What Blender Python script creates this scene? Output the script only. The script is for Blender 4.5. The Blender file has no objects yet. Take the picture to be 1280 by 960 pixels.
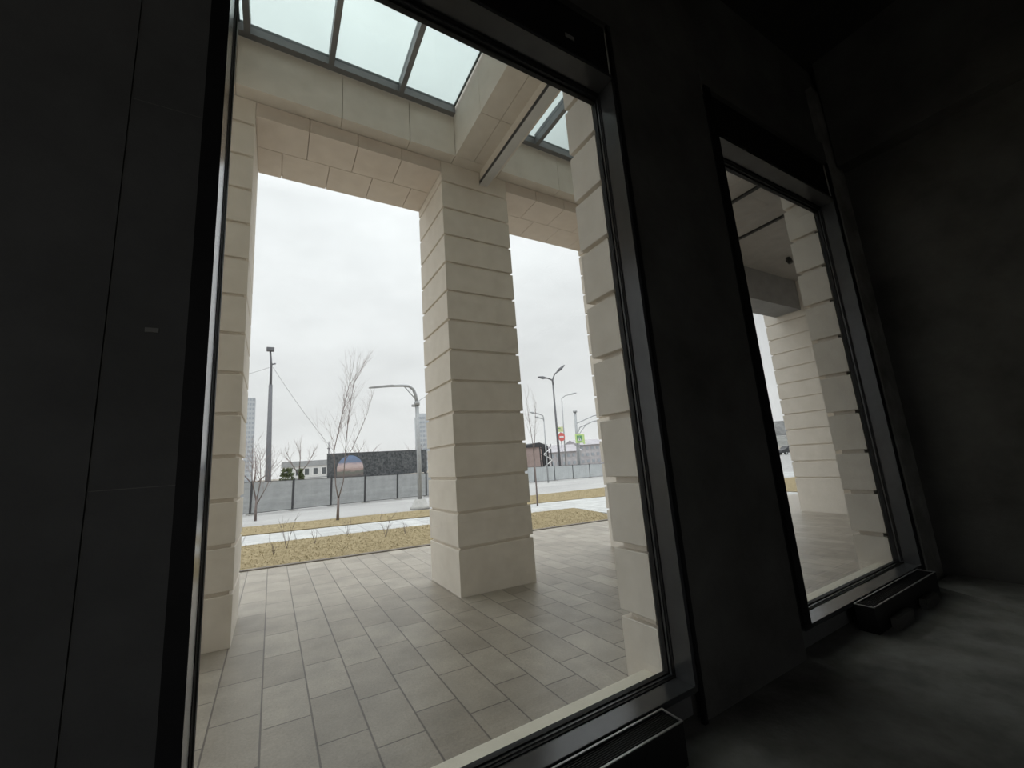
import bpy, bmesh, math, random
from mathutils import Vector, Matrix
import numpy as np

# ------------------------------------------------------------------ units
# all coordinates below are in eye heights above the paving (1 = 1.65 m);
# x runs along the facade, y out to the street, z up
S = 1.65
scene = bpy.context.scene
COL = scene.collection
random.seed(7)

# ------------------------------------------------------------------ camera
cam_d = bpy.data.cameras.new('camera')
cam_d.sensor_width = 36.0
cam_d.lens = 510.0 / 1280.0 * 36.0
cam_d.clip_start = 0.02
cam_d.clip_end = 2000
cam = bpy.data.objects.new('camera', cam_d)
COL.objects.link(cam)
RX = Vector((0.86410441, -0.4979531, -0.07325485))
RY = Vector((0.02857358, 0.19384444, -0.98061607))
RZ = Vector((0.50250086, 0.84526153, 0.18173014))
m = Matrix((RX, -RY, -RZ)).transposed().to_4x4()
m.translation = Vector((0, 0, S))
cam.matrix_world = m
scene.camera = cam

# ------------------------------------------------------------------ exposure and sky
scene.view_settings.view_transform = 'Standard'
scene.view_settings.look = 'None'
scene.view_settings.gamma = 1.0
scene.view_settings.exposure = 0.0
scene.view_settings.use_curve_mapping = False
scene.cycles.diffuse_bounces = 8
scene.cycles.max_bounces = 16
scene.cycles.transparent_max_bounces = 24

world = bpy.data.worlds.new('overcast_sky')
scene.world = world
world.use_nodes = True
wn = world.node_tree
wn.nodes.clear()
wo = wn.nodes.new('ShaderNodeOutputWorld')
wb = wn.nodes.new('ShaderNodeBackground')
wt = wn.nodes.new('ShaderNodeTexCoord')
wsep = wn.nodes.new('ShaderNodeSeparateXYZ')
wr = wn.nodes.new('ShaderNodeValToRGB')
wr.color_ramp.elements[0].position = 0.0
wr.color_ramp.elements[0].color = (0.97, 0.975, 0.985, 1)
wr.color_ramp.elements[1].position = 1.0
wr.color_ramp.elements[1].color = (3.5, 3.62, 3.72, 1)
for p, c in ((0.25, (0.955, 0.97, 0.99, 1)), (0.55, (1.12, 1.15, 1.18, 1)), (0.70, (1.95, 2.01, 2.06, 1))):
    e = wr.color_ramp.elements.new(p)
    e.color = c
wnz = wn.nodes.new('ShaderNodeTexNoise')
wnz.inputs['Scale'].default_value = 2.6
wnz.inputs['Detail'].default_value = 5
wnz.inputs['Roughness'].default_value = 0.55
wmap = wn.nodes.new('ShaderNodeMapping')
wmap.inputs['Scale'].default_value = (1, 1, 2.2)
wrm = wn.nodes.new('ShaderNodeMapRange')
wrm.inputs['From Min'].default_value = 0.3
wrm.inputs['From Max'].default_value = 0.7
wrm.inputs['To Min'].default_value = 0.9
wrm.inputs['To Max'].default_value = 1.13
wmx = wn.nodes.new('ShaderNodeVectorMath')
wmx.operation = 'SCALE'
wn.links.new(wt.outputs['Generated'], wsep.inputs[0])
wn.links.new(wsep.outputs['Z'], wr.inputs['Fac'])
wn.links.new(wt.outputs['Generated'], wmap.inputs['Vector'])
wn.links.new(wmap.outputs[0], wnz.inputs['Vector'])
wn.links.new(wnz.outputs['Fac'], wrm.inputs['Value'])
wn.links.new(wr.outputs['Color'], wmx.inputs[0])
wn.links.new(wrm.outputs[0], wmx.inputs['Scale'])
wn.links.new(wmx.outputs[0], wb.inputs['Color'])
wb.inputs['Strength'].default_value = 1.0
wn.links.new(wb.outputs[0], wo.inputs['Surface'])

# ------------------------------------------------------------------ materials
def new_mat(name):
    mt = bpy.data.materials.new(name)
    mt.use_nodes = True
    nt = mt.node_tree
    return mt, nt, nt.nodes['Principled BSDF']


def rgb(c):
    return (c[0], c[1], c[2], 1)


def mottled(name, c1, c2, scale=6.0, rough=0.8, bump=0.0, bscale=60.0, spec=0.3, metal=0.0, stretch=(1, 1, 1), detail=6):
    mt, nt, b = new_mat(name)
    tc = nt.nodes.new('ShaderNodeTexCoord')
    mp = nt.nodes.new('ShaderNodeMapping')
    mp.inputs['Scale'].default_value = stretch
    nz = nt.nodes.new('ShaderNodeTexNoise')
    nz.inputs['Scale'].default_value = scale
    nz.inputs['Detail'].default_value = detail
    nz.inputs['Roughness'].default_value = 0.6
    rp = nt.nodes.new('ShaderNodeValToRGB')
    rp.color_ramp.elements[0].position = 0.3
    rp.color_ramp.elements[0].color = rgb(c1)
    rp.color_ramp.elements[1].position = 0.7
    rp.color_ramp.elements[1].color = rgb(c2)
    nt.links.new(tc.outputs['Object'], mp.inputs['Vector'])
    nt.links.new(mp.outputs[0], nz.inputs['Vector'])
    nt.links.new(nz.outputs['Fac'], rp.inputs['Fac'])
    nt.links.new(rp.outputs[0], b.inputs['Base Color'])
    b.inputs['Roughness'].default_value = rough
    b.inputs['Metallic'].default_value = metal
    b.inputs['Specular IOR Level'].default_value = spec
    if bump > 0:
        n2 = nt.nodes.new('ShaderNodeTexNoise')
        n2.inputs['Scale'].default_value = bscale
        n2.inputs['Detail'].default_value = 4
        bp = nt.nodes.new('ShaderNodeBump')
        bp.inputs['Strength'].default_value = bump
        bp.inputs['Distance'].default_value = 0.01
        nt.links.new(mp.outputs[0], n2.inputs['Vector'])
        nt.links.new(n2.outputs['Fac'], bp.inputs['Height'])
        nt.links.new(bp.outputs[0], b.inputs['Normal'])
    return mt


M = {}
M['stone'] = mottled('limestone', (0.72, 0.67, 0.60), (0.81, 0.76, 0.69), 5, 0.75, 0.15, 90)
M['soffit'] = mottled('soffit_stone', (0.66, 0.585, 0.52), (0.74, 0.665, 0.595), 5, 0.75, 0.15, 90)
M['ledge'] = mottled('cream_ledge_stone', (0.80, 0.745, 0.63), (0.88, 0.83, 0.715), 9, 0.6, 0.1, 80)
M['dark_soffit'] = mottled('grey_plaster', (0.29, 0.275, 0.26), (0.36, 0.345, 0.325), 4, 0.85)
M['beam_grey'] = mottled('grey_beam_panel', (0.19, 0.19, 0.19), (0.24, 0.24, 0.24), 4, 0.8)
M['alu'] = mottled('grey_metal', (0.20, 0.205, 0.215), (0.25, 0.255, 0.265), 8, 0.4, 0, 60, 0.5, 0.3)
M['slot'] = mottled('dark_slot', (0.02, 0.02, 0.02), (0.03, 0.03, 0.03), 8, 0.8)
M['frame'] = mottled('anthracite_frame', (0.055, 0.058, 0.061), (0.072, 0.076, 0.08), 3, 0.2, 0, 60, 0.5)
M['gasket'] = mottled('black_gasket', (0.008, 0.008, 0.009), (0.014, 0.014, 0.015), 10, 0.6)
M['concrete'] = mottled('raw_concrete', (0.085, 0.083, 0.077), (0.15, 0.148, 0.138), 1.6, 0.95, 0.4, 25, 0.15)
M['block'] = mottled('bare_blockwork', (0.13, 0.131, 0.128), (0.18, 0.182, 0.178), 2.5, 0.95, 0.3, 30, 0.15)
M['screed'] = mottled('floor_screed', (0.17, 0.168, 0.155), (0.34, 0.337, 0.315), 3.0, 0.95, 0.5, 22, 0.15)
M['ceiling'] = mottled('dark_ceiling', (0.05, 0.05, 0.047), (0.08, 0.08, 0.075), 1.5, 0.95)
M['casing'] = mottled('black_casing', (0.012, 0.012, 0.013), (0.018, 0.018, 0.019), 8, 0.5)
M['rim'] = mottled('brushed_rim', (0.30, 0.30, 0.30), (0.38, 0.38, 0.38), 8, 0.35, 0, 60, 0.5, 0.6)
M['paper'] = mottled('pale_paper', (0.30, 0.30, 0.28), (0.38, 0.38, 0.36), 20, 0.8)
M['asphalt'] = mottled('damp_asphalt', (0.30, 0.292, 0.288), (0.42, 0.41, 0.40), 0.5, 0.6, 0.1, 60, 0.4, 0, (0.25, 1, 1))
M['earth'] = mottled('bare_earth', (0.22, 0.20, 0.17), (0.34, 0.31, 0.27), 0.6, 0.95)
M['lawn'] = mottled('winter_lawn_soil', (0.185, 0.145, 0.08), (0.37, 0.305, 0.19), 9, 0.95, 0.0, 18, 0.1)
M['straw'] = mottled('dry_grass', (0.25, 0.20, 0.11), (0.43, 0.36, 0.225), 2.2, 0.9, 0, 60, 0.1)
M['kerb'] = mottled('dark_kerb', (0.16, 0.14, 0.12), (0.22, 0.20, 0.18), 5, 0.9)
M['bark'] = mottled('bark', (0.16, 0.13, 0.125), (0.24, 0.20, 0.19), 8, 0.9)
M['twig'] = mottled('twig', (0.22, 0.17, 0.16), (0.30, 0.24, 0.225), 8, 0.9)
M['sheet'] = mottled('grey_fence_sheet', (0.30, 0.31, 0.315), (0.42, 0.43, 0.435), 1.6, 0.7, 0.1, 30, 0.3, 0, (1, 1, 2.5))
M['sheet_pale'] = mottled('pale_fence_sheet', (0.42, 0.44, 0.45), (0.52, 0.54, 0.55), 1.2, 0.7, 0.1, 30)
M['post'] = mottled('dark_post', (0.05, 0.05, 0.055), (0.08, 0.08, 0.085), 5, 0.7)
M['foot'] = mottled('concrete_foot', (0.33, 0.325, 0.31), (0.42, 0.41, 0.395), 5, 0.9)
M['galv'] = mottled('galvanised_steel', (0.33, 0.34, 0.35), (0.42, 0.43, 0.44), 6, 0.55, 0, 60, 0.4, 0.2)
M['pale_metal'] = mottled('pale_painted_metal', (0.56, 0.56, 0.55), (0.64, 0.64, 0.63), 6, 0.5)
M['mast'] = mottled('dark_mast_paint', (0.12, 0.12, 0.13), (0.17, 0.17, 0.18), 6, 0.6)
M['white_wall'] = mottled('white_render', (0.66, 0.66, 0.66), (0.74, 0.74, 0.74), 1, 0.9)
M['grey_roof'] = mottled('grey_roof', (0.32, 0.33, 0.34), (0.40, 0.41, 0.42), 2, 0.8)
M['glass_dark'] = mottled('dark_window', (0.10, 0.11, 0.12), (0.16, 0.17, 0.18), 2, 0.3)
M['haze_wall'] = mottled('hazed_tower_wall', (0.50, 0.52, 0.55), (0.56, 0.58, 0.61), 0.05, 0.9)  # distance haze is mixed into the tower wall colour
M['haze_win'] = mottled('hazed_window', (0.36, 0.39, 0.43), (0.42, 0.45, 0.49), 0.1, 0.6)  # far panes carry the same haze in their colour
M['pink_wall'] = mottled('pinkish_brick', (0.36, 0.28, 0.26), (0.44, 0.35, 0.33), 1.5, 0.9)
M['far_roof'] = mottled('far_roof', (0.36, 0.34, 0.36), (0.46, 0.44, 0.46), 0.6, 0.9)
M['far_wall'] = mottled('far_wall', (0.42, 0.40, 0.42), (0.58, 0.56, 0.58), 0.8, 0.9)
M['evergreen'] = mottled('evergreen', (0.07, 0.09, 0.045), (0.15, 0.17, 0.09), 2.5, 0.95)
M['hill'] = mottled('wooded_hill', (0.10, 0.10, 0.10), (0.24, 0.24, 0.235), 0.2, 1.0)
M['bank'] = mottled('grey_bank', (0.17, 0.17, 0.16), (0.26, 0.26, 0.245), 0.2, 1.0)
M['sign_green'] = mottled('sign_yellow_green', (0.52, 0.68, 0.28), (0.56, 0.72, 0.32), 2, 0.6)  # green paled to take in the flare washing over the sign
M['sign_dark'] = mottled('sign_dark_green', (0.10, 0.28, 0.14), (0.12, 0.31, 0.16), 2, 0.6)
M['sign_red'] = mottled('sign_red', (0.64, 0.14, 0.13), (0.68, 0.17, 0.15), 2, 0.6)
M['sign_white'] = mottled('sign_white', (0.80, 0.80, 0.80), (0.84, 0.84, 0.84), 2, 0.6)
M['sign_yellow'] = mottled('sign_yellow', (0.66, 0.68, 0.35), (0.72, 0.74, 0.42), 2, 0.6)
M['car_paint'] = mottled('dark_car_paint', (0.05, 0.05, 0.055), (0.07, 0.07, 0.075), 2, 0.3)
M['tyre'] = mottled('tyre', (0.02, 0.02, 0.02), (0.03, 0.03, 0.03), 8, 0.9)
M['bord_ink'] = mottled('board_dark_print', (0.03, 0.034, 0.04), (0.17, 0.175, 0.18), 9, 0.6, 0, 60, 0.3, 0, (1, 1, 1), 8)


def glass_mat(name, tint, extra=0.0):
    mt, nt, b = new_mat(name)
    nt.nodes.remove(b)
    out = nt.nodes['Material Output']
    tr = nt.nodes.new('ShaderNodeBsdfTransparent')
    tr.inputs['Color'].default_value = rgb(tint)
    gl = nt.nodes.new('ShaderNodeBsdfGlossy')
    gl.inputs['Roughness'].default_value = 0.02
    lw = nt.nodes.new('ShaderNodeLayerWeight')
    lw.inputs['Blend'].default_value = 0.5
    pw = nt.nodes.new('ShaderNodeMath'); pw.operation = 'POWER'; pw.inputs[1].default_value = 5.0
    ma = nt.nodes.new('ShaderNodeMath'); ma.operation = 'MULTIPLY_ADD'; ma.inputs[1].default_value = 0.96; ma.inputs[2].default_value = 0.04
    mx = nt.nodes.new('ShaderNodeMixShader')
    nt.links.new(lw.outputs['Facing'], pw.inputs[0])
    nt.links.new(pw.outputs[0], ma.inputs[0])
    nt.links.new(ma.outputs[0], mx.inputs['Fac'])
    nt.links.new(tr.outputs[0], mx.inputs[1])
    nt.links.new(gl.outputs[0], mx.inputs[2])
    nt.links.new(mx.outputs[0], out.inputs['Surface'])
    return mt


M['glass'] = glass_mat('window_glass', (0.985, 0.99, 0.985))
M['sky_glass'] = glass_mat('tinted_roof_glass', (0.635, 0.672, 0.662))


def paving_mat(name, c1, c2, mortar, bw, rh, offx, offy, rough, joint=0.0045):
    mt, nt, b = new_mat(name)
    tc = nt.nodes.new('ShaderNodeTexCoord')
    sep = nt.nodes.new('ShaderNodeSeparateXYZ')
    cmb = nt.nodes.new('ShaderNodeCombineXYZ')
    ax = nt.nodes.new('ShaderNodeMath'); ax.operation = 'ADD'; ax.inputs[1].default_value = offx
    ay = nt.nodes.new('ShaderNodeMath'); ay.operation = 'ADD'; ay.inputs[1].default_value = offy
    br = nt.nodes.new('ShaderNodeTexBrick')
    br.inputs['Scale'].default_value = 1.0
    br.inputs['Brick Width'].default_value = bw
    br.inputs['Row Height'].default_value = rh
    br.inputs['Mortar Size'].default_value = joint
    br.inputs['Mortar Smooth'].default_value = 0.3
    br.inputs['Color1'].default_value = rgb(c1)
    br.inputs['Color2'].default_value = rgb(c2)
    br.inputs['Mortar'].default_value = rgb(mortar)
    br.offset = 0.37
    br.offset_frequency = 2
    nz = nt.nodes.new('ShaderNodeTexNoise')
    nz.inputs['Scale'].default_value = 3.0
    nz.inputs['Detail'].default_value = 7
    rp = nt.nodes.new('ShaderNodeMapRange')
    rp.inputs['From Min'].default_value = 0.3
    rp.inputs['From Max'].default_value = 0.7
    rp.inputs['To Min'].default_value = 0.82
    rp.inputs['To Max'].default_value = 1.15
    vm = nt.nodes.new('ShaderNodeVectorMath'); vm.operation = 'SCALE'
    nt.links.new(tc.outputs['Object'], sep.inputs[0])
    nt.links.new(sep.outputs['X'], ax.inputs[0])
    nt.links.new(sep.outputs['Y'], ay.inputs[0])
    nt.links.new(ay.outputs[0], cmb.inputs['X'])
    nt.links.new(ax.outputs[0], cmb.inputs['Y'])
    nt.links.new(cmb.outputs[0], br.inputs['Vector'])
    nt.links.new(tc.outputs['Object'], nz.inputs['Vector'])
    nt.links.new(nz.outputs['Fac'], rp.inputs['Value'])
    nt.links.new(br.outputs['Color'], vm.inputs[0])
    nt.links.new(rp.outputs[0], vm.inputs['Scale'])
    fine = nt.nodes.new('ShaderNodeTexNoise')
    fine.inputs['Scale'].default_value = 70.0
    fine.inputs['Detail'].default_value = 3
    fr = nt.nodes.new('ShaderNodeMapRange')
    fr.inputs['From Min'].default_value = 0.3
    fr.inputs['From Max'].default_value = 0.7
    fr.inputs['To Min'].default_value = 0.88
    fr.inputs['To Max'].default_value = 1.12
    vf = nt.nodes.new('ShaderNodeVectorMath'); vf.operation = 'SCALE'
    nt.links.new(tc.outputs['Object'], fine.inputs['Vector'])
    nt.links.new(fine.outputs['Fac'], fr.inputs['Value'])
    nt.links.new(vm.outputs[0], vf.inputs[0])
    nt.links.new(fr.outputs[0], vf.inputs['Scale'])
    nt.links.new(vf.outputs[0], b.inputs['Base Color'])
    b.inputs['Roughness'].default_value = rough
    b.inputs['Specular IOR Level'].default_value = 0.5
    bp = nt.nodes.new('ShaderNodeBump')
    bp.inputs['Strength'].default_value = 0.5
    bp.inputs['Distance'].default_value = 0.006
    inv = nt.nodes.new('ShaderNodeMath'); inv.operation = 'SUBTRACT'; inv.inputs[0].default_value = 1.0
    nt.links.new(br.outputs['Fac'], inv.inputs[1])
    nt.links.new(inv.outputs[0], bp.inputs['Height'])
    nt.links.new(bp.outputs[0], b.inputs['Normal'])
    return mt


M['paving'] = paving_mat('grey_paving_slabs', (0.268, 0.235, 0.192), (0.352, 0.315, 0.262), (0.12, 0.10, 0.085), 0.37 * S, 0.18 * S, 0.01 * S + 3.6 * S, 0.0, 0.42, 0.0065)
M['walk'] = paving_mat('pale_walk_slabs', (0.41, 0.41, 0.405), (0.50, 0.50, 0.49), (0.25, 0.245, 0.24), 0.62 * S, 0.36 * S, 3.6 * S, 0.02, 0.5, 0.016)


def picture_mat():
    # the picture printed on the dark board: bands of blue, pale pink and grey-green
    mt, nt, b = new_mat('printed_landscape')
    tc = nt.nodes.new('ShaderNodeTexCoord')
    sep = nt.nodes.new('ShaderNodeSeparateXYZ')
    nz = nt.nodes.new('ShaderNodeTexNoise')
    nz.inputs['Scale'].default_value = 3.5
    nz.inputs['Detail'].default_value = 5
    mp = nt.nodes.new('ShaderNodeMapping')
    mp.inputs['Scale'].default_value = (1, 1, 3)
    ad = nt.nodes.new('ShaderNodeMath'); ad.operation = 'MULTIPLY_ADD'
    ad.inputs[1].default_value = 0.35
    mr = nt.nodes.new('ShaderNodeMapRange')
    mr.inputs['From Min'].default_value = 1.49
    mr.inputs['From Max'].default_value = 2.77
    rp = nt.nodes.new('ShaderNodeValToRGB')
    els = [(0.0, (0.10, 0.10, 0.10)), (0.12, (0.20, 0.17, 0.16)), (0.27, (0.19, 0.20, 0.17)), (0.36, (0.42, 0.30, 0.28)), (0.5, (0.62, 0.50, 0.47)), (0.62, (0.58, 0.46, 0.47)), (0.72, (0.20, 0.25, 0.36)), (1.0, (0.20, 0.28, 0.46))]
    rp.color_ramp.elements[0].color = rgb(els[0][1])
    rp.color_ramp.elements[1].color = rgb(els[-1][1])
    for p, c in els[1:-1]:
        e = rp.color_ramp.elements.new(p)
        e.color = rgb(c)
    nt.links.new(tc.outputs['Object'], sep.inputs[0])
    nt.links.new(tc.outputs['Object'], mp.inputs['Vector'])
    nt.links.new(mp.outputs[0], nz.inputs['Vector'])
    nt.links.new(nz.outputs['Fac'], ad.inputs[0])
    nt.links.new(sep.outputs['Z'], ad.inputs[2])
    nt.links.new(ad.outputs[0], mr.inputs['Value'])
    nt.links.new(mr.outputs[0], rp.inputs['Fac'])
    nt.links.new(rp.outputs[0], b.inputs['Base Color'])
    b.inputs['Roughness'].default_value = 0.6
    return mt


M['picture'] = picture_mat()

# ------------------------------------------------------------------ helpers
def gz(x):
    """height of the outside ground, which falls gently along the facade"""
    return -0.032 * (min(max(x, -14.0), 24.0) - 1.27)


def new_bm():
    return bmesh.new()


def box(bm, x0, x1, y0, y1, z0, z1):
    vs = [bm.verts.new((S * x, S * y, S * z)) for z in (z0, z1) for y in (y0, y1) for x in (x0, x1)]
    for f in ((0, 2, 3, 1), (4, 5, 7, 6), (0, 1, 5, 4), (2, 6, 7, 3), (0, 4, 6, 2), (1, 3, 7, 5)):
        bm.faces.new([vs[i] for i in f])


def prism(bm, pts, axis, a, b):
    """closed 2D outline pushed along an axis: 'x' takes (y,z), 'y' takes (x,z), 'z' takes (x,y)"""
    def v(p, t):
        q = {'x': (t, p[0], p[1]), 'y': (p[0], t, p[1]), 'z': (p[0], p[1], t)}[axis]
        return bm.verts.new((S * q[0], S * q[1], S * q[2]))
    A = [v(p, a) for p in pts]
    B = [v(p, b) for p in pts]
    n = len(pts)
    fs = [bm.faces.new(A), bm.faces.new(B[::-1])]
    for i in range(n):
        fs.append(bm.faces.new((A[i], B[i], B[(i + 1) % n], A[(i + 1) % n])))
    bmesh.ops.recalc_face_normals(bm, faces=fs)


def tube(bm, pts, radii, n=8, cap=True):
    pts = [Vector(p) * S for p in pts]
    rings = []
    up = Vector((0.13, 0.31, 0.94))
    for i, p in enumerate(pts):
        d = (pts[min(i + 1, len(pts) - 1)] - pts[max(i - 1, 0)])
        d = d.normalized() if d.length > 1e-9 else Vector((0, 0, 1))
        u = up if abs(d.dot(up)) < 0.95 else Vector((1, 0, 0))
        a = d.cross(u).normalized()
        c = d.cross(a).normalized()
        r = (radii[i] if hasattr(radii, '__len__') else radii) * S
        rings.append([bm.verts.new(p + a * (r * math.cos(t)) + c * (r * math.sin(t))) for t in [2 * math.pi * k / n for k in range(n)]])
    for i in range(len(rings) - 1):
        for k in range(n):
            bm.faces.new((rings[i][k], rings[i][(k + 1) % n], rings[i + 1][(k + 1) % n], rings[i + 1][k]))
    if cap:
        bm.faces.new(rings[0][::-1])
        bm.faces.new(rings[-1])


def obj(name, bm, mat, parent=None, bevel=0.0, smooth=False):
    if bevel > 0:
        bmesh.ops.bevel(bm, geom=list(bm.edges), offset=bevel * S, segments=2, affect='EDGES', profile=0.5)
    bmesh.ops.recalc_face_normals(bm, faces=bm.faces)
    me = bpy.data.meshes.new(name)
    bm.to_mesh(me)
    bm.free()
    me.materials.append(mat)
    if smooth:
        for p in me.polygons:
            p.use_smooth = True
    o = bpy.data.objects.new(name, me)
    COL.objects.link(o)
    if parent:
        o.parent = parent
    return o


def tag(o, label, cat, group=None, kind=None):
    o['label'] = label
    o['category'] = cat
    if group:
        o['group'] = group
    if kind:
        o['kind'] = kind
    return o


def thing(name, label, cat, loc=(0, 0, 0), rz=0.0, group=None, kind=None):
    o = bpy.data.objects.new(name, None)
    o.empty_display_size = 0.1
    COL.objects.link(o)
    o.location = (S * loc[0], S * loc[1], S * loc[2])
    o.rotation_euler = (0, 0, rz)
    return tag(o, label, cat, group, kind)


def dup(root, loc, rz, label):
    r = root.copy()
    COL.objects.link(r)
    r.location = (S * loc[0], S * loc[1], S * loc[2])
    r.rotation_euler = (0, 0, rz)
    r['label'] = label
    for ch in list(root.children):
        c = ch.copy()
        COL.objects.link(c)
        c.parent = r
        for g in list(ch.children):
            d = g.copy()
            COL.objects.link(d)
            d.parent = c
    return r


def struct(name, bm, mat, label, cat, bevel=0.0):
    return tag(obj(name, bm, mat, None, bevel), label, cat, None, 'structure')


def slab(bm, poly, lift=0.0, depth=0.12):
    """a polygon of ground that follows the sloping site, split in strips so it can bend"""
    xs = [p[0] for p in poly]
    top = [bm.verts.new((S * x, S * y, S * (gz(x) + lift))) for x, y in poly]
    bot = [bm.verts.new((S * x, S * y, S * (gz(x) + lift - depth))) for x, y in poly]
    fs = [bm.faces.new(top), bm.faces.new(bot[::-1])]
    n = len(poly)
    for i in range(n):
        fs.append(bm.faces.new((top[i], bot[i], bot[(i + 1) % n], top[(i + 1) % n])))
    bmesh.ops.recalc_face_normals(bm, faces=fs)


# ------------------------------------------------------------------ key dimensions
GL = 1.195            # outer face of the glazing
OUT = 1.386           # outer corner of the stone piers
CF, CB = 3.118, 3.785  # front and back of the column row
W1 = (-0.127, 1.275)  # lining of the near window
W2 = (2.06, 3.425)    # lining of the far window
SILL, HEAD = 0.19, 2.65
FLOOR = 0.07
CEIL = 3.86
IN = 1.075            # inner wall face
LEVELS = [0.348 + 0.2672 * k for k in range(14)]

# ------------------------------------------------------------------ ground outside
bm = new_bm(); slab(bm, [(-14, 1.2), (24, 1.2), (24, 5.42), (-14, 5.42)])
struct('pavement', bm, M['paving'], 'grey rectangular paving slabs under the canopy and out to the lawn', 'pavement')
bm = new_bm(); slab(bm, [(5.75, 5.42), (11.4, 5.42), (11.4, 9.1), (6.2, 9.1), (5.78, 7.42), (5.6, 6.4)])
struct('path', bm, M['walk'], 'pale slab path crossing between the two pieces of lawn', 'path')
bm = new_bm(); slab(bm, [(-14, 7.42), (5.78, 7.42), (6.2, 9.1), (5.77, 9.04), (2.88, 8.67), (-14, 8.6)])
struct('walkway', bm, M['walk'], 'pale slab walkway between the two strips of dry lawn', 'path')
bm = new_bm(); slab(bm, [(-14, 10.1), (3.4, 10.2), (7.4, 11.6), (11, 12.2), (24, 12.2), (24, 24), (-14, 24)], -0.02)
struct('road', bm, M['asphalt'], 'damp pale asphalt road in front of the site fence', 'road')
bm = new_bm(); slab(bm, [(11.0, 9.1), (24, 9.1), (24, 12.2), (11, 12.2)], 0.0)
struct('crossing_pavement', bm, M['walk'], 'pale pavement at the road crossing beyond the far lawn', 'pavement')
bm = new_bm()
box(bm, -300, 24, 23.6, 420, -1.2, -0.55)
box(bm, 24, 420, 40, 420, -1.2, -0.74)
box(bm, -60, 24, -60, -4.2, -0.4, -0.1)
struct('terrain', bm, M['earth'], 'flat bare ground stretching away behind the site fence', 'ground')


bm = new_bm(); box(bm, 24, 300, -60, 40, -1.2, -0.74)
struct('road_beyond', bm, M['asphalt'], 'pale road surface carrying the dark car, beyond the crossing', 'road')


def lawn(poly, label, seed, blades, vis, lift=0.012):
    rnd = random.Random(seed)
    root = thing('lawn', label, 'lawn', kind='structure')
    bm = new_bm(); slab(bm, poly, lift)
    obj('turf', bm, M['lawn'], root)
    bm = new_bm()
    def inside(x, y):
        c = False
        n = len(poly)
        for i in range(n):
            x0, y0 = poly[i]; x1, y1 = poly[(i + 1) % n]
            if (y0 > y) != (y1 > y) and x < (x1 - x0) * (y - y0) / (y1 - y0) + x0:
                c = not c
        return c
    k = 0
    while k < blades:
        x = rnd.uniform(vis[0], vis[1]); y = rnd.uniform(vis[2], vis[3])
        if not inside(x, y):
            continue
        k += 1
        z = gz(x) + lift
        a = rnd.uniform(0, 6.283)
        h = rnd.uniform(0.008, 0.026)
        w = rnd.uniform(0.002, 0.005)
        lx, ly = rnd.gauss(0, 0.02), rnd.gauss(0, 0.02)
        vs = [bm.verts.new((S * (x - w * math.cos(a)), S * (y - w * math.sin(a)), S * z)),
              bm.verts.new((S * (x + w * math.cos(a)), S * (y + w * math.sin(a)), S * z)),
              bm.verts.new((S * (x + lx), S * (y + ly), S * (z + h)))]
        bm.faces.new(vs)
    g = obj('grass', bm, M['straw'], root)
    g['kind'] = 'stuff'
    return root


lawn([(-14, 5.46), (4.95, 5.46), (5.3, 5.75), (5.55, 6.4), (5.7, 7.38), (-14, 7.38)], 'straw coloured winter lawn strip right beside the paved forecourt', 3, 12000, (-0.9, 5.8, 5.4, 7.4))
lawn([(-14, 8.64), (2.88, 8.71), (5.77, 9.08), (11, 9.14), (11, 12.16), (7.4, 11.56), (3.4, 10.16), (-14, 10.06)], 'straw coloured lawn strip with a bare tree along the road edge', 4, 9000, (-0.9, 11, 8.6, 12.2))
lawn([(11.44, 5.5), (24, 6.3), (24, 9.06), (11.44, 9.06)], 'small dry lawn seen through the far window beside the pale column', 5, 3000, (11.4, 19, 5.5, 9.1))
bm = new_bm()
for x0, x1 in ((-14, -4), (-4, 1), (1, 5.0)):
    for i in range(6):
        a = x0 + (x1 - x0) * i / 6; b = x0 + (x1 - x0) * (i + 1) / 6
        vs = [bm.verts.new((S * x, S * y, S * z)) for x, y, z in ((a, 5.42, gz(a) + .012), (b, 5.42, gz(b) + .012), (b, 5.46, gz(b) + .016), (a, 5.46, gz(a) + .016), (a, 5.42, gz(a) - .1), (b, 5.42, gz(b) - .1), (b, 5.46, gz(b) - .1), (a, 5.46, gz(a) - .1))]
        for f in ((0, 1, 2, 3), (4, 7, 6, 5), (0, 4, 5, 1), (2, 6, 7, 3), (0, 3, 7, 4), (1, 5, 6, 2)):
            bm.faces.new([vs[q] for q in f])
struct('kerb', bm, M['kerb'], 'dark edging strip between the paving and the near lawn', 'kerb')

# ------------------------------------------------------------------ stone columns and piers
def coursed(bm, x0, x1, y0, y1, z0, z1, gh=0.011, gd=0.02, ch=0.003):
    """one rusticated shaft: courses split by recessed grooves"""
    prof = [(z0, 0.0)]
    for L in LEVELS:
        if z0 + 0.05 < L < z1 - 0.05:
            prof += [(L - gh - ch, 0.0), (L - gh, ch), (L - gh, gd), (L + gh, gd), (L + gh, ch), (L + gh + ch, 0.0)]
    prof.append((z1, 0.0))
    rings = []
    for z, d in prof:
        rings.append([bm.verts.new((S * x, S * y, S * z)) for x, y in ((x0 + d, y0 + d), (x1 - d, y0 + d), (x1 - d, y1 - d), (x0 + d, y1 - d))])
    for a, b in zip(rings, rings[1:]):
        for k in range(4):
            bm.faces.new((a[k], a[(k + 1) % 4], b[(k + 1) % 4], b[k]))
    bm.faces.new(rings[0][::-1])
    bm.faces.new(rings[-1])


def column(x0, x1, label, top=3.76):
    bm = new_bm()
    coursed(bm, x0, x1, CF, CB, gz(x1) - 0.01, top)
    return tag(obj('stone_column', bm, M['stone'], None), label, 'column', 'columns along the street side')


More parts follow.
